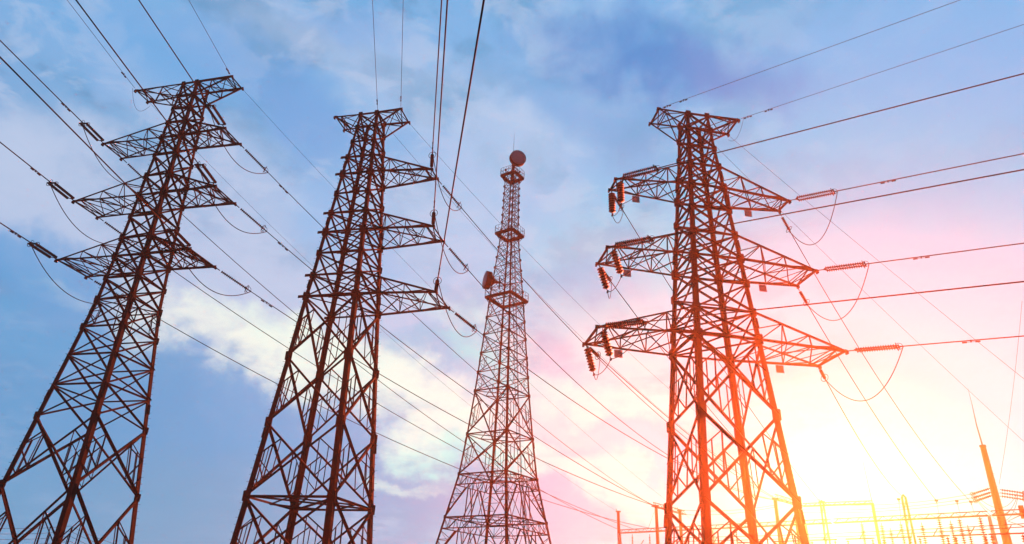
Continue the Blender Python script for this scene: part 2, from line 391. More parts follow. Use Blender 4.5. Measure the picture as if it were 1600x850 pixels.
for a, b in (('N6', 'N7'), ('N7', 'N8'), ('N8', 'N9')): P1.face(a, b, .115)
P1.face('N9', 'N10', .15, .07, 2, False); P1.face('N10', 'G', .16, .075, 2, False)
for k in ('A1', 'A2', 'A3', 'T', 'N5', 'U1', 'U3'): P1.ring_x(k, .09)
for k in ks[:13]: P1.gussets(k, .46 if k in ('A1', 'A2', 'A3', 'N5', 'U2', 'U3') else .34)
for k in ('N6', 'N9', 'N10'): P1.gussets(k, .4)
for k, o, eL, eR, tw, n in (('T', 'L', 5.3, 3.99, .75, 2), ('A1', 'U1', 6.37, 4.97, 1.06, 3), ('A2', 'U2', 6.97, 5.70, 1.26, 3), ('A3', 'U3', 6.27, 5.16, 1.47, 3)):
    P1.arm(k + 'L', k, o, 'L', eL, tw, n, .11); P1.arm(k + 'R', k, o, 'R', eR, tw, n, .11)

# --- middle pylon
P2 = Tower('transmission_pylon', 'dark red middle pylon with three lower crossarms only on its right side', 'pylon', -12.41, 47.69, -.2485,
  [('T', (38.761, .825)), ('L', (37.377, .90)), ('M1', (35.814, 1.02)), ('U1', (34.217, 1.152)), ('A1', (32.515, 1.29)), ('M2', (30.591, 1.42)), ('U2', (28.761, 1.55)), ('A2', (27.021, 1.67)),
   ('M3', (25.164, 1.785)), ('U3', (23.282, 1.905)), ('A3', (21.515, 2.05)), ('B1', (16.907, 2.352)), ('B2', (12.229, 2.69)), ('B3', (7.492, 3.02)), ('B4', (2.75, 3.36)), ('G', (.3, 3.53))], 'steel transmission pylons')
P3 = Tower('transmission_pylon', 'rightmost orange-glowing pylon, the largest, standing just left of the sun', 'pylon', 12.61, 40.16, .1435,
  [('T', (33.966, .80)), ('L', (32.639, .90)), ('M1', (30.999, .985)), ('U1', (29.449, 1.114)), ('A1', (27.683, 1.244)), ('M2', (25.846, 1.375)), ('U2', (23.939, 1.515)), ('A2', (22.193, 1.641)),
   ('M3', (20.388, 1.765)), ('U3', (18.446, 1.894)), ('A3', (16.683, 2.015)), ('B1', (12.104, 2.335)), ('B2', (7.377, 2.66)), ('B3', (2.65, 2.99)), ('G', (.3, 3.15))], 'steel transmission pylons', 1.15)
for Pn, lows in ((P2, ('B1', 'B2', 'B3', 'B4')), (P3, ('B1', 'B2', 'B3'))):
    Pn.legs(.20, .42, True); ks = Pn.keys; i3 = ks.index('A3')
    for a, b in zip(ks[:i3], ks[1:i3 + 1]): Pn.face(a, b, .12)
    seq = ['A3'] + list(lows)
    for j, (a, b) in enumerate(zip(seq, seq[1:])): Pn.face(a, b, .15, .07, 2, j == 0 or (Pn is P2 and a == 'B3'))
    Pn.face(seq[-1], 'G', .13, .07, 0, False)
    for k in ('T', 'U1', 'A1', 'A2', 'A3', 'U2', 'U3'): Pn.ring_x(k, .09)
    for k in ks[:i3 + 1]: Pn.gussets(k, .52 if k[0] == 'A' else (.36 if k in ('T', 'L', 'M1') else .42))
    for k in lows: Pn.gussets(k, .52)
P2.ring_x('B3', .12)
mids = []
for i in range(4):                                            # diaphragm: a diamond through the middles of the ring
    a, b = P2.node('B3', ORDER[i]), P2.node('B3', ORDER[(i + 1) % 4]); mids.append((a + b) * .5 - Vector((0, 0, .1)))
for i in range(4): bar('plan_brace', P2.root, mids[i], mids[(i + 1) % 4], .10)
for k, o, eL, eR, tw, n in (('T', 'L', 2.97, 2.91, .90, 1), ('A1', 'U1', 0, 6.11, .68, 3), ('A2', 'U2', 0, 6.93, 1.19, 3), ('A3', 'U3', 0, 7.73, 1.44, 3)):
    P2.arm(k + 'R', k, o, 'R', eR, tw, n, .105)
    if eL: P2.arm(k + 'L', k, o, 'L', eL, tw, n, .105)
for k in ('U1', 'A1', 'U2', 'A2', 'U3', 'A3'):                # empty brackets left for arms never fitted
    for c in ('NL', 'FL'):
        p = P2.node(k, c); m = MB(); m.box(p + Vector((-.30, 0, 0)), (.42, .06, .2)); m.box(p + Vector((-.22, 0, .04)), (.3, .18, .05)); m.build('bracket', STEEL, P2.root)
for k, o, eL, eR, tw, n in (('T', 'L', 2.89, 2.99, .85, 1), ('A1', 'U1', 6.13, 6.08, .68, 3), ('A2', 'U2', 6.96, 6.90, 1.18, 3), ('A3', 'U3', 7.78, 7.75, 1.48, 3)):
    P3.arm(k + 'L', k, o, 'L', eL, tw, n, .105); P3.arm(k + 'R', k, o, 'R', eR, tw, n, .105)

# ------------------------------------------------------------------ insulator strings, conductors, jumpers
def catenary(a, b, sag, n):
    return [lerp(a, b, i / n) - Vector((0, 0, 4 * sag * (i / n) * (1 - i / n))) for i in range(n + 1)]
def discs(m, a, b, r, pitch, n=10, core=.045):
    L = (b - a).length; k = max(2, int(L / pitch)); prof = [(0, .03)]
    for i in range(k):
        h = L * (i + .5) / k; d = L / k
        prof += [(h - d * .42, core), (h - d * .22, r * .9), (h - d * .05, r), (h + d * .05, r * .55), (h + d * .32, core * .9)]
    prof.append((L, .03)); m.lathe(a, b, prof, n)
def insulator(a, d, L, label, group, double=True, r=.15, pitch=.17, lead=.35, ring=.28, tail=.3):
    """tension string from shackle a along unit direction d; returns the live end"""
    t = thing('insulator_string', label, 'insulator', a, 0, group); I = Matrix.Translation(-a)
    d = d.normalized(); sidev = d.cross(Vector((0, 0, 1))).normalized(); w = .24 if double else 0
    s0 = d * lead; s1 = d * (lead + L); m = MB(); m.tube([Vector((0, 0, 0)), s0 * .8], .035, 6)
    if double:
        m.add([s0 * .72 + d * .0, s0 * 1.05 + sidev * (w + .07), s0 * 1.05 - sidev * (w + .07), s0 * .72 + Vector((0, 0, .03)), s0 * 1.05 + sidev * (w + .07) + Vector((0, 0, .03)), s0 * 1.05 - sidev * (w + .07) + Vector((0, 0, .03))], [(0, 2, 1), (3, 4, 5), (0, 1, 4, 3), (1, 2, 5, 4), (2, 0, 3, 5)])
    m.build('shackle', STEEL, t)
    for sg in ((-1, 1) if double else (0,)):
        g = MB(); discs(g, s0 + sidev * w * sg, s1 + sidev * w * sg, r, pitch); g.build('insulator_discs', PORC, t, True)
    y = MB()
    if double: y.box(s1 + d * .04, (.02 + 2 * w + .2, .07, .10), Matrix((sidev, d, sidev.cross(d))).transposed())
    y.tube([s1, s1 + d * tail], .045, 6); y.build('dead_end_clamp', STEEL, t)
    g = MB()
    if double:
        for sg in (-1, 1): g.ring(s1 - d * .08 + sidev * w * sg, d + Vector((0, 0, .2)), ring * .72, .022)
    else: g.ring(s1 - d * .06, d + sidev * .4, ring, .022)
    g.ring(s1 + d * .05 + Vector((0, 0, .02)), sidev + d * .2, ring * .8, .018, 12); g.build('grading_ring', STEEL, t)
    return a + d * (lead + L + tail)
def string_down(a, L, tilt, label, r=.28):
    t = thing('insulator_string', label, 'insulator', a, 0, 'big-disc strings hanging under the left crossarms of the rightmost pylon'); e = Vector((tilt[0], tilt[1], -1)).normalized()
    m = MB(); m.tube([Vector((0, 0, 0)), e * .25], .03, 6); m.build('shackle', STEEL, t)
    m = MB(); discs(m, e * .25, e * (.25 + L), r, .20, 12, .19); m.build('insulator_discs', PORC, t, True)
    m = MB(); m.tube([e * (.25 + L), e * (.45 + L)], .03, 6); m.box(e * (.48 + L), (.12, .3, .1)); m.build('clamp', STEEL, t)
    return a + e * (.48 + L)
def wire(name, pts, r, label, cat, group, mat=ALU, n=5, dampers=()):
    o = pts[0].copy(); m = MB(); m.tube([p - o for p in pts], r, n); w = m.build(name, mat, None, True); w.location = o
    tag(w, label, cat, group)
    for u_, v_ in dampers:                                   # dumbbell vibration dampers clipped under the wire
        best = None
        for a, b in zip(pts, pts[1:]):
            for i in range(40):
                p = lerp(a, b, i / 40); d = p - EYE; zz = d.dot(FWD)
                if zz < .5: continue
                e = math.hypot(800 + F_PX * d.dot(RGT) / zz - u_, 425 - F_PX * d.dot(UPV) / zz - v_)
                if best is None or e < best[0]: best = (e, p, (b - a).normalized())
        if best[0] > 12: print('DAMPER far', label, best[0])
        p = best[1] - o; t = best[2]; q = MB(); dn = Vector((0, 0, -.10)); hl = .5 if r > .02 else .32
        q.box(p + dn * .4, (.07, .07, .16)); q.tube([p + dn - t * hl, p + dn + t * hl], .014, 5)
        q.tube([p + dn - t * hl, p + dn - t * hl * .45], .05, 7); q.tube([p + dn + t * hl * .45, p + dn + t * hl], .05, 7)
        q.build('vibration_damper', STEEL, w)
    return w
def through(a, px, vp):
    """world point on the sight line of px where a wire leaving a parallel to the line toward vp passes"""
    d = -ray(*vp); r = ray(*px); w0 = EYE - a; b = r.dot(d)
    den = 1 - b * b; s = (b * w0.dot(d) - w0.dot(r)) / den
    return EYE + r * s
def span_in(a, live, px, vp):
    """from the live end toward the viewer, through px, then on overhead"""
    q = through(a, px, vp); d = (q - live); far = q + d.normalized() * 34
    pts = [lerp(live, q, i / 6) for i in range(7)]
    hd = d.normalized(); hd.z *= 1
    for i in range(1, 13): t = i / 12; pts.append(lerp(q, far, t) + Vector((0, 0, 2 * t * t)))
    return pts
tier = {'A1': 'top', 'A2': 'middle', 'A3': 'lowest'}; SN = {'L': 'left', 'R': 'right'}
pn = {'P1': 'leftmost pylon', 'P2': 'middle pylon', 'P3': 'rightmost pylon'}
live_n, live_f = {}, {}
ins_in = [('P1', 'A1', 'L', (0, 63)), ('P1', 'A2', 'L', (0, 222)), ('P1', 'A3', 'L', (0, 348)), ('P1', 'A1', 'R', (217, 0)), ('P1', 'A2', 'R', (119, 0)), ('P1', 'A3', 'R', (0, 89)),
          ('P2', 'A1', 'R', (690, 0)), ('P2', 'A2', 'R', (699, 0)), ('P2', 'A3', 'R', (756, 0)),
          ('P3', 'A1', 'R', (1600, 240)), ('P3', 'A2', 'R', (1600, 380)), ('P3', 'A3', 'R', (1600, 525)), ('P3', 'A1', 'L', (1600, 115)), ('P3', 'A2', 'L', (1600, 265)), ('P3', 'A3', 'L', (1600, 440))]
VP = {'P1': (835, 930), 'P2': (620, 880), 'P3': (-816, 733)}
TW = {'P1': P1, 'P2': P2, 'P3': P3}
for p, k, sd_, px in ins_in:
    a = TW[p].tips[k + sd_, 'N']; q = through(a, px, VP[p]); d = (q - a).normalized()
    L = {'P1': 2.3, 'P2': 1.7, 'P3': 2.6}[p]
    e = insulator(a, d, L, f"{ {'P1': 'twin insulator string rising from', 'P2': 'short upright insulator string above', 'P3': 'twin insulator string pointing right from'}[p]} the {tier[k]} {SN[sd_]} crossarm of the {pn[p]}",
                  f"near-side insulator strings of the {pn[p]}", p != 'P2', .115 if p == 'P1' else .14, .145, {'P1': .45, 'P2': .4, 'P3': .7}[p])
    live_n[p, k, sd_] = e
    wire('power_line', span_in(a, e, px, VP[p]), .04, {'P1': f"conductor rising up and left from the {tier[k]} {SN[sd_]} crossarm of the leftmost pylon", 'P2': f"conductor running steeply to the top edge from the {tier[k]} crossarm of the middle pylon",
         'P3': f"conductor running off the right edge from the {tier[k]} {SN[sd_]} crossarm of the rightmost pylon"}[p], 'power line', f"near spans of the {pn[p]}", dampers={('P1', 'A1', 'L'): ((101, 168),), ('P1', 'A2', 'L'): ((54, 269),), ('P1', 'A3', 'L'): ((23, 367),), ('P2', 'A1', 'R'): ((674, 226),), ('P2', 'A2', 'R'): ((677, 317),), ('P2', 'A3', 'R'): ((684, 421),), ('P3', 'A1', 'R'): ((1388, 288),), ('P3', 'A2', 'R'): ((1440, 405),), ('P3', 'A3', 'R'): ((1517, 537),)}.get((p, k, sd_), ()))
outs = [('P1', 'A1', 'R', (1021, 791), 17, 2.1), ('P1', 'A2', 'R', (1030, 794), 12, 1.6), ('P1', 'A3', 'R', (1050, 799), 12, 1.7), ('P1', 'A1', 'L', (970, 829), 12, 2.9), ('P1', 'A2', 'L', (1000, 830), 12, 2.3), ('P1', 'A3', 'L', (1035, 829), 12, 2.6),
        ('P2', 'A1', 'R', (1210, 779), 15, 2.6), ('P2', 'A2', 'R', (1222, 782), 15, 4.0), ('P2', 'A3', 'R', (1235, 786), 15, 2.3),
        ('P3', 'A1', 'R', (1517, 784), 15, 2.2), ('P3', 'A2', 'R', (1463, 782), 14, 1.0), ('P3', 'A3', 'R', (1412, 777), 16, 1.3), ('P3', 'A1', 'L', (1282, 785), 16, 1.3), ('P3', 'A2', 'L', (1250, 790), 15, 1.2), ('P3', 'A3', 'L', (1212, 779), 15, .6)]
for p, k, sd_, px, z, sag in outs:
    a = TW[p].tips[k + sd_, 'F']; b = hp(*px, z); L = (b - a).length
    d = (b - a).normalized() - Vector((0, 0, 4 * sag / L))
    e = insulator(a, d, {'P1': 2.3, 'P2': 2.1, 'P3': 1.35}[p], f"single insulator string sloping down toward the substation from {tier[k]} {SN[sd_]} crossarm, {pn[p]}", f"far-side insulator strings of the {pn[p]}", False, .125, .14, {'P1': .6, 'P2': .75, 'P3': .7}[p], .3)
    live_f[p, k, sd_] = e
    wire('power_line', catenary(e, b, sag, 40), .032, f"conductor running down to the substation from the {tier[k]} {SN[sd_]} crossarm of the {pn[p]}", 'power line', f"far spans of the {pn[p]}", dampers={('P1', 'A1', 'R'): ((440, 297),), ('P1', 'A2', 'R'): ((440, 386),), ('P1', 'A3', 'R'): ((415, 475),)}.get((p, k, sd_), ()))
    if p != 'P3' or sd_ == 'R':
        n0 = live_n[p, k, sd_]; sg = {'P1': 2.0, 'P2': 1.9, 'P3': 2.6}[p]
        wire('jumper_wire', catenary(n0, e, sg, 24), .03, f"slack jumper loop hanging under the {tier[k]} {SN[sd_]} crossarm of the {pn[p]}", 'jumper wire', 'slack jumper loops under the crossarms')
# hanging big-disc strings and their little loops on the rightmost pylon
for k, tl in (('A1', (0, 0)), ('A2', (.3, .1)), ('A3', (.25, .05))):
    t0, t1 = P3.tips[k + 'L', 'N'] + Vector((.3, 0, -.1)), P3.tips[k + 'L', 'F'] + Vector((.1, 0, -.1))
    ends = []
    for nm, t in (('camera-side', t0), ('far-side', t1)):
        ends.append(string_down(t, 1.7, tl, f"big-disc string hanging at {nm} end of the {tier[k]} left crossarm, rightmost pylon"))
    e = live_f['P3', k, 'L']
    pts = catenary(live_n['P3', k, 'L'], ends[0], .5, 12) + catenary(ends[0], ends[1], .35, 8)[1:] + catenary(ends[1], e, .9, 12)[1:]
    wire('jumper_wire', pts, .025, f"jumper looping between hanging strings under {tier[k]} left crossarm of the rightmost pylon", 'jumper wire', 'slack jumper loops under the crossarms')
# earth wires
def earth_in(Pn, p, a, px, vp, label, damp):
    q = through(a, px, vp); e = a + (q - a).normalized() * .3
    wire('earth_wire', span_in(a, e, px, vp), .018, label, 'earth wire', 'earth wires at the pylon tops', STEEL, dampers=damp)
tn = lambda Pn, k, c: Pn.tips[k, c]
earth_in(P1, 'P1', tn(P1, 'TL', 'N'), (105, 0), VP['P1'], 'thin earth wire rising from the left horn of the leftmost pylon top', ((194, 115),))
earth_in(P1, 'P1', tn(P1, 'TR', 'N'), (295, 0), VP['P1'], 'thin earth wire rising from the right horn of the leftmost pylon top', ((356, 110),))
earth_in(P2, 'P2', P2.world(P2.node('T', 'NR')), (582, 0), VP['P2'], 'thin vertical-looking earth wire above the body of the middle pylon', ((588, 158),))
earth_in(P2, 'P2', tn(P2, 'TR', 'N'), (630, 0), VP['P2'], 'thin vertical-looking earth wire above the right horn of the middle pylon', ((626, 153),))
earth_in(P3, 'P3', tn(P3, 'TL', 'N'), (1500, 0), VP['P3'], 'thin earth wire running up right from the left horn of the rightmost pylon', ((1042, 163), (1068, 155)))
earth_in(P3, 'P3', tn(P3, 'TR', 'N'), (1600, 38), VP['P3'], 'thin earth wire running up right from the right horn of the rightmost pylon', ((1168, 179), (1200, 170)))
for a, px, z, sag, lb in ((tn(P1, 'TR', 'F'), (1120, 840), 12, 2.5, 'thin earth wire sloping down right from the right horn of the leftmost pylon'), (tn(P1, 'TL', 'F'), (966, 800), 15, 2.7, 'thin earth wire sloping down right from the left horn of the leftmost pylon'),
                       (tn(P2, 'TR', 'F'), (1284, 785), 16, 3.2, 'thin earth wire sloping down right from the right horn of the middle pylon'), (P2.world(P2.node('T', 'FR')), (1240, 790), 15, 3.4, 'thin earth wire sloping down right from the body top of the middle pylon'),
                       (tn(P3, 'TR', 'F'), (1600, 592), 17, .2, 'thin earth wire sloping down right from the right horn of the rightmost pylon'), (P3.world(P3.node('T', 'FR')), (1600, 690), 17, .4, 'thin earth wire sloping down right from the body top of the rightmost pylon')):
    b = hp(*px, z)
    pts = catenary(a, b, sag, 36)
    if px[0] == 1600: d = pts[-1] - pts[-2]; pts += [pts[-1] + d * i for i in range(1, 12)]
    wire('earth_wire', pts, .012, lb, 'earth wire', 'earth wires at the pylon tops', STEEL)
# small bonding loops at the pylon tops
for a, b, s, lb in ((tn(P1, 'TL', 'N') + Vector((-.2, -.3, 0)), tn(P1, 'TL', 'F') + Vector((0, .4, -.1)), 1.4, 'thin bonding loop under the left horn of the leftmost pylon'),
                    (tn(P3, 'TR', 'N') + Vector((.4, -.4, 0)), tn(P3, 'TR', 'F') + Vector((.2, .4, -.3)), .9, 'thin bonding loop under the right horn of the rightmost pylon'),
                    (tn(P3, 'TL', 'N'), P3.world(P3.node('M1', 'NL')), .5, 'thin slack cable from the left horn to the body of the rightmost pylon')):
    wire('bonding_cable', catenary(a, b, s, 14), .014, lb, 'cable', 'bonding cables at pylon tops', STEEL)
# square plates hanging under the crossarms of the right pylon
for k in ('A1', 'A2', 'A3'):
    for sd_, t in (('L', .62), ('R', .55)):
        c = 'F' + sd_; z = P3.L[k][0]; p = lerp(P3.node(k, c), P3.root.matrix_world.inverted() @ P3.tips[k + sd_, 'F'] if False else (P3.mw.inverted() @ P3.tips[k + sd_, 'F']), t)
        w = P3.world(p); th_ = thing('hanging_plate', f"square plate hanging under the {tier[k]} {SN[sd_]} crossarm of the rightmost pylon", 'plate', w, .1435, 'square plates under the crossarms of the rightmost pylon')
        m = MB(); m.box((0, 0, -.42), (.60, .04, .57)); m.box((0, -.024, -.42), (.50, .012, .48)); m.build('plate', PLATE, th_)
        m = MB(); m.tube([(-.15, 0, 0), (-.15, 0, -.2)], .015, 5); m.tube([(.15, 0, 0), (.15, 0, -.2)], .015, 5); m.build('hanger', STEEL, th_)

# ------------------------------------------------------------------ telecom tower
T4 = Tower('telecom_tower', 'slender lattice telecom tower with three ring platforms, between middle and rightmost pylons', 'telecom tower', -.52, 80., -.598,
  [('q0', (56.2, .70)), ('p1', (54.6, .72))] + [('a%d' % i, (54.6 - i * 1.12, .72 + i * .014)) for i in range(1, 8)] + [('p2', (45.6, .88))] + [('b%d' % i, (45.6 - i * 1.5, .88 + i * .115)) for i in range(1, 6)] +
  [('p3', (36.4, 1.58)), ('c1', (34.1, 1.73)), ('c2', (31.8, 1.88)), ('c3', (29.4, 2.04)), ('c4', (27.0, 2.2)), ('d1', (24.714, 2.352)), ('d2', (19.633, 2.76)), ('d3', (15.128, 3.2)), ('d4', (10.535, 4.03)), ('d5', (5.6, 4.95)), ('G', (.0, 5.95))], None, .75)
T4.legs(.10, .27, True)
ks = T4.keys
lat = MB()                                                     # slender bars of the upper shaft: too small to pick apart singly
for k0, k1 in zip(ks[:ks.index('p3')], ks[1:ks.index('p3') + 1]):
    for i in range(4):
        A, B = ORDER[i], ORDER[(i + 1) % 4]; a0, b0, a1, b1 = T4.node(k0, A), T4.node(k0, B), T4.node(k1, A), T4.node(k1, B)
        lat.angle(a0, b1, .055); lat.angle(b0, a1, .055); lat.angle(a0, b0, .06); c = (a0 + b0) * .5; d_ = (a1 + b1) * .5; lat.angle(lerp(a0, a1, .5), c, .04); lat.angle(lerp(b0, b1, .5), c, .04)
        lat.box(b0, (.2, .2, .26))
tag(lat.build('shaft_bracing', STEEL, T4.root), kind='stuff')
for a, b in zip(ks[ks.index('p3'):ks.index('d1')], ks[ks.index('p3') + 1:ks.index('d1') + 1]): T4.face(a, b, .085, .045, 1)
T4.face('d1', 'd2', .12, .06, 2); T4.face('d2', 'd3', .12, .06, 2)
sec = MB()
def kframe(k0, k1, gd=1.15):
    """portal panel: a shallow truss girder along the top, an inverted V below, small ties to the legs"""
    for i in range(4):
        A, B = ORDER[i], ORDER[(i + 1) % 4]; a0, b0, a1, b1 = T4.node(k0, A), T4.node(k0, B), T4.node(k1, A), T4.node(k1, B)
        n = (a0 + b0) * .5; n.z = 0; n.normalize(); t = gd / (a0.z - a1.z); ag, bg = lerp(a0, a1, t), lerp(b0, b1, t)
        bar('horizontal_bar', T4.root, a0, b0, .13, n); bar('horizontal_bar', T4.root, ag, bg, .10, n)
        N = 8
        for j in range(N):
            p, q = (a0, b0), (ag, bg)
            if j % 2: p, q = q, p
            sec.angle(lerp(p[0], p[1], j / N), lerp(q[0], q[1], (j + 1) / N), .06, n)
            sec.angle(lerp(a0, b0, j / N), lerp(ag, bg, j / N), .05, n)
        c = (ag + bg) * .5
        for g, l, l0 in ((lerp(ag, bg, .30), a1, ag), (lerp(ag, bg, .70), b1, bg)):
            bar('diagonal_brace', T4.root, g, l, .13, n)
            for s_ in (.3, .55, .8): sec.angle(lerp(g, l, s_), lerp(l0, l, s_), .055, n); sec.angle(lerp(g, l, s_), lerp(l0, l, max(0, s_ - .25)), .05, n)
        # inner V bars meeting under the girder
        bar('diagonal_brace', T4.root, lerp(ag, bg, .36), lerp(a1, b1, .44), .09, n); bar('diagonal_brace', T4.root, lerp(ag, bg, .64), lerp(a1, b1, .56), .09, n)
        bar('diagonal_brace', T4.root, lerp(ag, bg, .42), lerp(a1, b1, .62), .08, n); bar('diagonal_brace', T4.root, lerp(ag, bg, .58), lerp(a1, b1, .38), .08, -n)
kframe('d3', 'd4'); kframe('d4', 'd5'); kframe('d5', 'G')
tag(sec.build('secondary_bracing', STEEL, T4.root), kind='stuff')
for k in ('d1', 'd2', 'd3', 'd4'):
    T4.ring_x(k, .09)
    mids = [(T4.node(k, ORDER[i]) + T4.node(k, ORDER[(i + 1) % 4])) * .5 for i in range(4)]
    for i in range(4): bar('plan_brace', T4.root, mids[i], mids[(i + 1) % 4], .09)
for k in ('c1', 'c2', 'c3', 'c4', 'd1', 'd2', 'd3', 'd4'): T4.gussets(k, .32)
lad = MB()                                                     # caged ladder and cable tray up one face
for z0, z1, w0, w1 in ((.5, 15.1, 5.85, 3.2), (15.1, 24.7, 3.2, 2.35), (24.7, 36.4, 2.35, 1.58), (36.4, 45.6, 1.58, .88), (45.6, 56, .88, .7)):
    for x in (-.25, .25, .45): lad.tube([(w0 - .25, x - .2, z0), (w1 - .25, x - .2, z1)], .03, 4)
    nn = int((z1 - z0) / .45)
    for i in range(nn): t = i / nn; w = w0 + (w1 - w0) * t - .25; lad.tube([(w, -.45, z0 + (z1 - z0) * t), (w, .25, z0 + (z1 - z0) * t)], .018, 4)
tag(lad.build('caged_ladder', STEEL, T4.root), kind='stuff')
def platform(z, w, inner, label):
    m = MB(); n = 4; o = [(-w + .25, -w), (w - .25, -w), (w, -w + .25), (w, w - .25), (w - .25, w), (-w + .25, w), (-w, w - .25), (-w, -w + .25)]; q = [(x / w * inner, y / w * inner) for x, y in o]
    vs = [(x, y, z) for x, y in o] + [(x, y, z) for x, y in q] + [(x, y, z + .18) for x, y in o] + [(x, y, z + .18) for x, y in q]
    fs = []
    for i in range(8):
        j = (i + 1) % 8; fs += [(i, i + 8, j + 8, j), (i + 16, j + 16, j + 24, i + 24), (i, j, j + 16, i + 16), (i + 8, i + 24, j + 24, j + 8)]
    m.add(vs, fs); pl = m.build('platform', STEEL, T4.root); pl['label'] = label
    r = MB()
    for h in (.65, 1.15): r.tube([(x, y, z + h) for x, y in o + [o[0]]], .022, 5)
    for i in range(8):
        (x0, y0), (x1, y1) = o[i], o[(i + 1) % 8]; k = 5 if i % 2 == 0 else 1
        for j in range(k): t = j / k; r.tube([(x0 + (x1 - x0) * t, y0 + (y1 - y0) * t, z + .15), (x0 + (x1 - x0) * t, y0 + (y1 - y0) * t, z + 1.15)], .02, 4)
    r.build('railing', STEEL, pl)
    s_ = MB()
    for sx in (-1, 1):
        for sy in (-1, 1): s_.angle((sx * (inner - .1), sy * (inner - .1), z - .9), (sx * (w - .2), sy * (w - .2), z), .07)
    s_.build('bracket', STEEL, pl)
platform(55.07, 1.28, .80, 'topmost ring platform'); platform(45.99, 1.50, .95, 'middle ring platform'); platform(36.73, 2.08, 1.55, 'lowest and widest ring platform')
m = MB(); m.tube([(0, 0, 54.6), (0, 0, 58.2)], .14, 8); m.tube([(0, 0, 58.2), (0, 0, 62.6)], .035, 6, r1=.012)
for c in ORDER: m.angle(T4.node('q0', c), (0, 0, 57.2), .06)
m.build('mast_spike', STEEL, T4.root)
def dish(center_w, facing, R, label):
    f = facing.normalized(); t = thing('dish_antenna', label, 'dish antenna', center_w, 0, 'round microwave dishes on the telecom tower')
    m = MB(); m.lathe(f * -.28, f * .3, [(0, R * .86), (.04, R * .97), (.10, R), (.50, R), (.56, R * .98)], 28); m.build('drum_shroud', STEEL, t, False)
    m = MB(); m.lathe(f * .27, f * .4, [(0, R * .94), (.03, R * .93), (.055, R * .6), (.065, R * .1)], 28); m.build('radome', DISHM, t, True)
    m = MB(); m.lathe(f * -.95, f * -.2, [(0, .12), (.2, .16), (.35, .3), (.68, R * .8)], 20); m.build('reflector_back', STEEL, t, True)
    m = MB(); m.tube([f * -.6, f * -1.25], .09, 6); m.tube([f * -1.15 + Vector((0, 0, -.6)), f * -1.15 + Vector((0, 0, .6))], .06, 6); m.build('mount', STEEL, t)
c1 = dp(808.8, 247.8, 59.25); toward = (EYE - c1); dish(c1, Vector((toward.x * 1 + 18, toward.y, toward.z * .15)), .85, 'large round dish facing the camera at the very top of the telecom tower')
c2 = dp(762, 438, 58.95); dish(c2, Vector((-1, -.30, .05)), .86, 'dish seen edge-on, fixed to the left side above the lowest platform of the telecom tower')
m = MB(); q = T4.mw.inverted() @ (c2 + Vector((1.2, .2, 0))); m.tube([q, (q.x * .3, q.y * .3, q.z - .2)], .07, 6); m.tube([q + Vector((0, 0, .5)), (q.x * .4, q.y * .4, q.z + .5)], .05, 6)
q = T4.mw.inverted() @ (c1 + Vector((-.1, 1.2, 0))); m.tube([q, (0, 0, q.z)], .09, 6); m.build('dish_arm', STEEL, T4.root)

# ------------------------------------------------------------------ substation
def post(u, v, z, r, label, cap=True, lattice=False, gz=0):
    b = hp(u, v, z); t = thing('gantry_post', label, 'post', (b.x, b.y, 0), 0, 'slender posts of the substation gantries')
    m = MB()
    if lattice:
        for sx in (-1, 1): m.tube([(sx * r * 2.4, 0, .1), (sx * r * .9, 0, z)], r * .55, 7)
        for i in range(9):
            t0 = i / 9; w = r * (2.4 - 1.5 * t0); m.tube([(-w, 0, .3 + (z - .3) * t0), (w * .9, 0, .3 + (z - .3) * (t0 + .11))], r * .2, 4)
        m.tube([(-r * .9, 0, z), (0, 0, z + r * 1.2), (r * .9, 0, z)], r * .5, 6)
    else: m.tube([(0, 0, .1), (0, 0, z)], r * 1.25, 10, r1=r)
    m.build('shaft', STEEL, t)
    if cap: m = MB(); m.box((0, 0, z + .06), (r * 3.2, r * 2.6, .14)); m.tube([(-r, 0, z + .1), (-r * 1.6, 0, z + .45)], .03, 5); m.build('cap', STEEL, t)
    m = MB(); m.box((0, 0, .1), (r * 5, r * 5, .4)); m.build('footing', CONC, t)
    return b
def lattice_beam(a, b, h, label, r=.05):
    t = thing('gantry_beam', label, 'gantry beam', a, 0, 'horizontal beams of the substation gantries'); d = b - a; L = d.length; n = max(4, int(L / 1.1)); sd2 = d.cross(Vector((0, 0, 1))).normalized() * h * .5
    m = MB()
    for o in (sd2, -sd2): m.tube([o, d + o], r * 1.25, 6)
    m.tube([Vector((0, 0, h)), d + Vector((0, 0, h))], r, 6); m.build('chord', STEEL, t)
    w = MB()
    for i in range(n):
        p0, p1 = d * (i / n), d * ((i + 1) / n); o = sd2 if i % 2 else -sd2
        w.tube([p0 + o, p0 * .5 + p1 * .5 + Vector((0, 0, h))], r * .5, 4); w.tube([p0 * .5 + p1 * .5 + Vector((0, 0, h)), p1 + o], r * .5, 4); w.tube([p0 + o, p1 - o], r * .45, 4); w.tube([p0 - o, (p0 + p1) * .5 + Vector((0, 0, h))], r * .45, 4)
    tag(w.build('web', STEEL, t), kind='stuff')
    return t
g0 = post(966, 800, 15, .2, 'short capped gantry post standing alone, leftmost of the substation'); g1 = post(1025, 791, 15, .2, 'gantry post just left of the rightmost pylon')
post(1062, 798, 15, .2, 'gantry post seen between the legs of the rightmost pylon'); g2 = post(1211, 780, 15, .2, 'gantry post in the right face of the rightmost pylon')
post(1241, 791, 15, .14, 'thin gantry post beside the right leg of the rightmost pylon', False)
g3 = post(1284, 785, 16, .2, 'gantry post in the brightest glare right of the pylon', True, True); g4 = post(1363, 786, 16, .18, 'gantry post carrying a thin lightning spike', False)
g5 = post(1412, 777, 16, .24, 'twin-legged post with rounded top, left of the bus insulators', False, True)
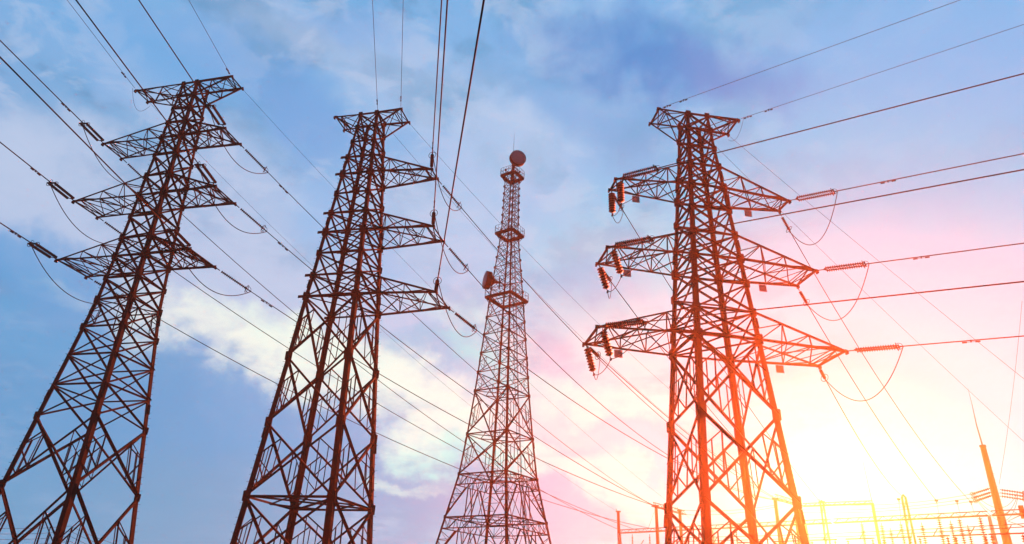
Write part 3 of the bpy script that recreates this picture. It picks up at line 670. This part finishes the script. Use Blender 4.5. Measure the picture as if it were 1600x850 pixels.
lattice_beam(hp(1021, 791, 14.8), hp(1070, 804, 14.8), .5, 'short receding gantry beam behind the left legs of the rightmost pylon')
lattice_beam(hp(1212, 779, 14.8), hp(1252, 791, 14.8), .5, 'short receding gantry beam behind the right leg of the rightmost pylon')
lattice_beam(hp(1255, 791, 15.6), hp(1364, 787, 15.6), .35, 'upper beam with bent insulators in the sun glare', .06)
B0, B1_ = hp(968, 833, 12), hp(1600, 803, 12); B2_ = lerp(B0, B1_, 1.25)
segs = [(0, .20, 'lower gantry beam left of the rightmost pylon'), (.205, .49, 'lower gantry beam seen through the rightmost pylon'), (.495, .75, 'lower gantry beam in the sun glare'), (.755, 1.0, 'lower gantry beam at the right, behind the lightning mast')]
for t0, t1, lb in segs: lattice_beam(lerp(B0, B2_, t0), lerp(B0, B2_, t1), .42, lb, .05)
for i, (u, lb) in enumerate(((968, 'A-frame leg pair at the left end of the lower gantry'), (1258, 'A-frame leg pair in the glare below the lower gantry'), (1545, 'A-frame leg pair below the lower gantry beside the mast'), (1112, 'A-frame leg pair below the lower gantry behind the pylon'))):
    t = (u - 968) / 632.; p = hp(u, 833 - 30 * t, 12); q = thing('gantry_pylon', lb, 'gantry support', (p.x, p.y, 0), math.radians(-43), 'A-frames that carry the lower gantry')
    for sx in (-1, 1): m = MB(); m.tube([(0, sx * 1.5, 0), (0, sx * .1, 12)], .17, 8, r1=.13); m.build('leg', CONC, q)
    m = MB(); m.tube([(0, -.8, 6), (0, .8, 6)], .07, 6); m.build('cross_tie', STEEL, q)
# spike on the fourth post
m = MB(); m.tube([(0, 0, 0), (-.25, 0, 5.3)], .045, 5, r1=.012); s4 = m.build('lightning_spike', STEEL); s4.location = (g4.x, g4.y, 16); tag(s4, 'thin lightning spike leaning left on top of a post in the glare', 'lightning rod')
# the tall lightning mast
mb = hp(1535.5, 697, 22); t = thing('lightning_mast', 'tall tapered lightning mast with thin tip at the right side, nearest dark orange pole', 'lightning mast', (mb.x, mb.y, 0))
m = MB(); m.tube([(0, 0, 0), (0, 0, 22)], .62, 14, r1=.30); m.tube([(0, 0, 21.9), (0, 0, 22.1)], .36, 14); m.build('pole', STEEL, t, True)
m = MB(); m.tube([(0, 0, 22.05), (-.1, 0, 24.5), (0, 0, 27.3)], .09, 6, r1=.03); m.tube([(0, 0, 27.3), (.0, 0, 29.2)], .03, 5, r1=.01); m.build('tip_rod', STEEL, t)
m = MB()
for i in range(24): z = 3 + i * .75; m.tube([(.5 - z * .01, 0, z), (.78 - z * .012, 0, z)], .02, 4)
m.build('climbing_step', STEEL, t); m = MB(); m.box((0, 0, .15), (2.2, 2.2, .5)); m.build('footing', CONC, t)
# busbar strung across, with strings either side of the mast
k = 0
mastz = hp(1557, 765, 15)
for dy, (u0, v0, u1, v1) in enumerate(((1522, 771, 1547, 763), (1524, 777, 1549, 769), (1527, 782, 1550, 774))):
    a, b = hp(u1, v1, 15 - dy * .35), hp(u0, v0, 14.7 - dy * .35)
    insulator(a, b - a, 1.9, f"{('upper', 'middle', 'lower')[dy]} of three bus insulator strings left of the lightning mast", 'bus insulator strings beside the lightning mast', False, .13, .2, .15, .2, .1)
    c = hp((1290, 1250, 1240)[dy], (788, 796, 800)[dy], 14.4 - dy * .3); wire('bus_conductor', catenary(b, c, .5, 20), .025, f"{('upper', 'middle', 'lower')[dy]} slack bus conductor from the mast strings to the glare", 'conductor', 'bus conductors of the substation')
    a2, b2 = hp(1562, 765 + dy * 5, 15 - dy * .35), hp(1590, 769 + dy * 5, 14.7 - dy * .35); insulator(a2, b2 - a2, 1.9, f"{('upper', 'middle', 'lower')[dy]} of three bus insulator strings right of the lightning mast", 'bus insulator strings beside the lightning mast', False, .13, .2, .15, .2, .1)
    c2_ = b2 + (b2 - a2) * 7; wire('bus_conductor', catenary(b2, c2_, .6, 12), .025, f"{('upper', 'middle', 'lower')[dy]} bus conductor leaving the right edge past the mast", 'conductor', 'bus conductors of the substation')
    wire('jumper_wire', catenary(b, b2, 1.5 + .3 * dy, 20), .022, f"{('upper', 'middle', 'lower')[dy]} slack loop passing behind the lightning mast", 'jumper wire', 'slack loops around the lightning mast')
# equipment hanging and standing along the lower gantry
hung = [(1346, 816, 9), (1377, 818, 9), (1407, 816, 8), (1466, 808, 9), (1498, 809, 9), (1485, 815, 7), (1530, 806, 8), (1440, 818, 9), (1512, 822, 7), (1391, 826, 6), (1110, 828, 6), (1150, 828, 6), (988, 836, 8), (1015, 836, 8)]
for i, (u, v, n) in enumerate(hung):
    z = 11.8; p = hp(u, v, z); q = thing('hanging_insulator', 'fat insulator column hanging below the lower gantry beam ' + ['in the glare, leftmost', 'left of the spike post', 'just left of the twin-legged post', 'below the middle dropper wire', 'below the second dropper wire', 'slim, between two dropper wires', 'left of the lightning mast', 'right of the twin-legged post', 'low, left of the mast foot', 'low, beside the spike post', 'behind the rightmost pylon, middle', 'behind the rightmost pylon, right half', 'near the left end, first of two', 'near the left end, second of two'][i], 'insulator', p, 0, 'insulator columns along the lower gantry')
    L = 1.0 + .18 * n * (1.5 if i % 3 else 1); m = MB(); discs(m, Vector((0, 0, -.2)), Vector((.0, .0, -.2 - L)), .24 if i < 10 else .15, .2); m.build('insulator_discs', PORC, q, True)
    m = MB(); m.tube([(0, 0, .1), (0, 0, -.2)], .04, 5); m.tube([(0, 0, -.2 - L), (0, 0, -.5 - L)], .05, 5); m.build('fitting', STEEL, q)
# droppers
for i, (u, v, u2, v2) in enumerate(((1463, 782, 1468, 808), (1495, 783, 1502, 810), (1517, 784, 1524, 808), (1404, 780, 1408, 812))):
    a = hp(u, v, 14); b = hp(u2, v2, 12); wire('dropper_wire', catenary(a, b, .05, 8), .02, f"short dropper wire above the lower gantry, {('first right of the twin-legged post', 'second right of the twin-legged post', 'third, nearest the lightning mast', 'beside the twin-legged post')[i]}", 'dropper wire', 'short dropper wires of the substation')
    c = thing('dropper_clamp', f"small clamp at the top of a dropper wire, {('first right of the twin-legged post', 'second right of the twin-legged post', 'nearest the lightning mast', 'at the twin-legged post top')[i]}", 'clamp', a, 0, 'small dropper clamps'); m = MB(); m.box((0, 0, 0), (.3, .1, .2)); m.tube([(0, 0, -.1), (0, 0, -.35)], .05, 6); m.build('body', STEEL, c)
# disconnector stands: rows of support insulators on a frame
for i in range(11):
    t = i / 10.; u = 1000 + 570 * t; p = hp(u, 846 - 22 * t, 9.6)
    q = thing('disconnector', 'switchgear stand with two insulator columns below the lower gantry, ' + ('counting from the left, the ' + ('first', 'second', 'third', 'fourth', 'fifth', 'sixth', 'seventh', 'eighth', 'ninth', 'tenth', 'eleventh')[i]), 'switchgear', (p.x, p.y, 0), math.radians(-43), 'switchgear stands of the substation')
    for sx in (-1, 1):
        m = MB(); m.tube([(sx * 1.1, 0, 0), (sx * 1.1, 0, 7.2)], .13, 7); m.build('column', CONC, q)
        m = MB(); discs(m, Vector((sx * 1.1, 0, 7.35)), Vector((sx * 1.1, 0, 9.0)), .17, .2); m.build('insulator_discs', PORC, q, True)
    m = MB(); m.box((0, 0, 7.25), (2.8, .3, .18)); m.build('base_beam', STEEL, q)
    m = MB(); m.tube([(-1.3, 0, 9.1), (1.3, 0, 9.1)], .06, 6); m.tube([(0, 0, 9.1), (.5, 0, 9.75)], .04, 5); m.build('contact_arm', ALU, q)
for j, (z, v0, v1) in enumerate(((10.4, 840, 815), (10.0, 846, 820))):
    a, b = hp(1050, v0, z), hp(1600, v1, z); wire('bus_conductor', catenary(a, lerp(a, b, 1.2), .3, 24), .035, f"{('upper', 'lower')[j]} rigid bus conductor running below the lower gantry beam", 'conductor', 'bus conductors of the substation')
for j, (v0, v1) in enumerate(((797, 799), (804, 802))):
    a, b = hp(1068, v0, 14.6 - .5 * j), hp(1212, v1 - 10, 14.6 - .5 * j); wire('bus_conductor', catenary(a, b, .35, 16), .025, f"{('upper', 'lower')[j]} slack conductor between posts behind the rightmost pylon", 'conductor', 'bus conductors of the substation')
wire('earth_wire', catenary(hp(1597, 470, 30), hp(1561, 757, 15), .5, 16), .014, 'faint thin wire dropping beside the right edge to the lightning mast', 'earth wire', None, STEEL)
wire('earth_wire', catenary(hp(1022, 800, 14.5), hp(1012, 828, 12), .02, 6), .02, 'short thin wire slanting beside the gantry post left of the rightmost pylon', 'earth wire', None, STEEL)
# bracket gear at the right edge
p = hp(1597, 800, 12.2); q = thing('bus_support', 'bracket with folded arms at the right edge behind the mast', 'bracket', p, 0)
m = MB(); m.box((0, 0, 0), (.3, .3, 1.2)); m.build('body', STEEL, q); m = MB(); m.tube([(0, 0, -.2), (-1.6, 0, -.9), (0, 0, -1.4)], .05, 5); m.build('arm', STEEL, q)
# far transmission lines low on the left
for i in range(5):
    a = dp(-60, 822 + i * 9, 150); b = dp(90 + i * 12, 824 + i * 9, 150)
    wire('power_line', catenary(a, dp(110, 822 + i * 8, 145), .4, 8) + catenary(dp(110, 822 + i * 8, 145), dp(260, 870 + i * 10, 120), .5, 12)[1:], .03, f"faint distant line behind the leftmost pylon legs, {('topmost', 'second', 'third', 'fourth', 'lowest')[i]} of five", 'power line', 'faint distant lines at lower left')

# ------------------------------------------------------------------ ground
def ground_sheet():
    N = 60; S = 1.; vs = []; fs = []
    for i in range(N + 1):
        for j in range(N + 1):
            x = (i / N * 2 - 1); y = (j / N * 2 - 1); X = 12 + 111.5 * x; Y = 24 + 103.5 * y
            d = math.hypot(X, Y); vs.append((X, Y, -.05 + (random.uniform(-.03, .03) if d < 60 else random.uniform(-.2, .0) if d < 300 else -.3)))
    for i in range(N):
        for j in range(N): a = i * (N + 1) + j; fs.append((a, a + N + 1, a + N + 2, a + 1))
    o = obj('ground', mesh('ground', vs, fs, GRASS)); return tag(o, kind='structure')
ground_sheet()
m = MB(); m.add([(8, 108, .03), (20, 60, .03), (72, 52, .03), (84, 100, .03), (50, 118, .03), (8, 108, -.6), (20, 60, -.6), (72, 52, -.6), (84, 100, -.6), (50, 118, -.6)], [(0, 1, 2, 3, 4), (0, 5, 6, 1), (1, 6, 7, 2), (2, 7, 8, 3), (3, 8, 9, 4), (4, 9, 5, 0)])
tag(m.build('gravel_yard', GRAVEL), kind='structure')
gm = MB()
for i in range(5000):
    a = random.uniform(0, 6.283); r = 2 + 45 * random.random() ** .7; x, y = math.cos(a) * r, math.sin(a) * r + 12; h = random.uniform(.15, .45); c = random.uniform(0, 3.14); dx, dy = math.cos(c) * .02, math.sin(c) * .02
    gm.add([(x - dx, y - dy, -.1), (x + dx, y + dy, -.1), (x + random.uniform(-.12, .12), y + random.uniform(-.12, .12), h)], [(0, 1, 2)])
tag(gm.build('tall_grass', BLADE), 'tall dry grass growing over the field', 'grass', None, 'stuff')

# ------------------------------------------------------------------ haze: volume added so the low sun scatters a warm, lens-like veil
hm = bpy.data.materials.new('haze'); hm.use_nodes = True; t = hm.node_tree; t.nodes.remove(t.nodes['Principled BSDF'])
pv = t.nodes.new('ShaderNodeVolumePrincipled'); pv.inputs['Color'].default_value = (1.0, .76, .52, 1); pv.inputs['Density'].default_value = .00062; pv.inputs['Anisotropy'].default_value = .86
t.links.new(pv.outputs[0], t.nodes['Material Output'].inputs['Volume'])
m = MB(); x0, x1, y0, y1, z0, z1 = -100, 124, -80, 128, -1.5, 48.5
m.box(((x0 + x1) / 2, (y0 + y1) / 2, (z0 + z1) / 2), (x1 - x0, y1 - y0, z1 - z0)); hz = m.build('haze', hm); tag(hz, kind='stuff')
scene.cycles.volume_bounces = 1
scene.cycles.max_bounces = 6
scene.cycles.use_denoising = True
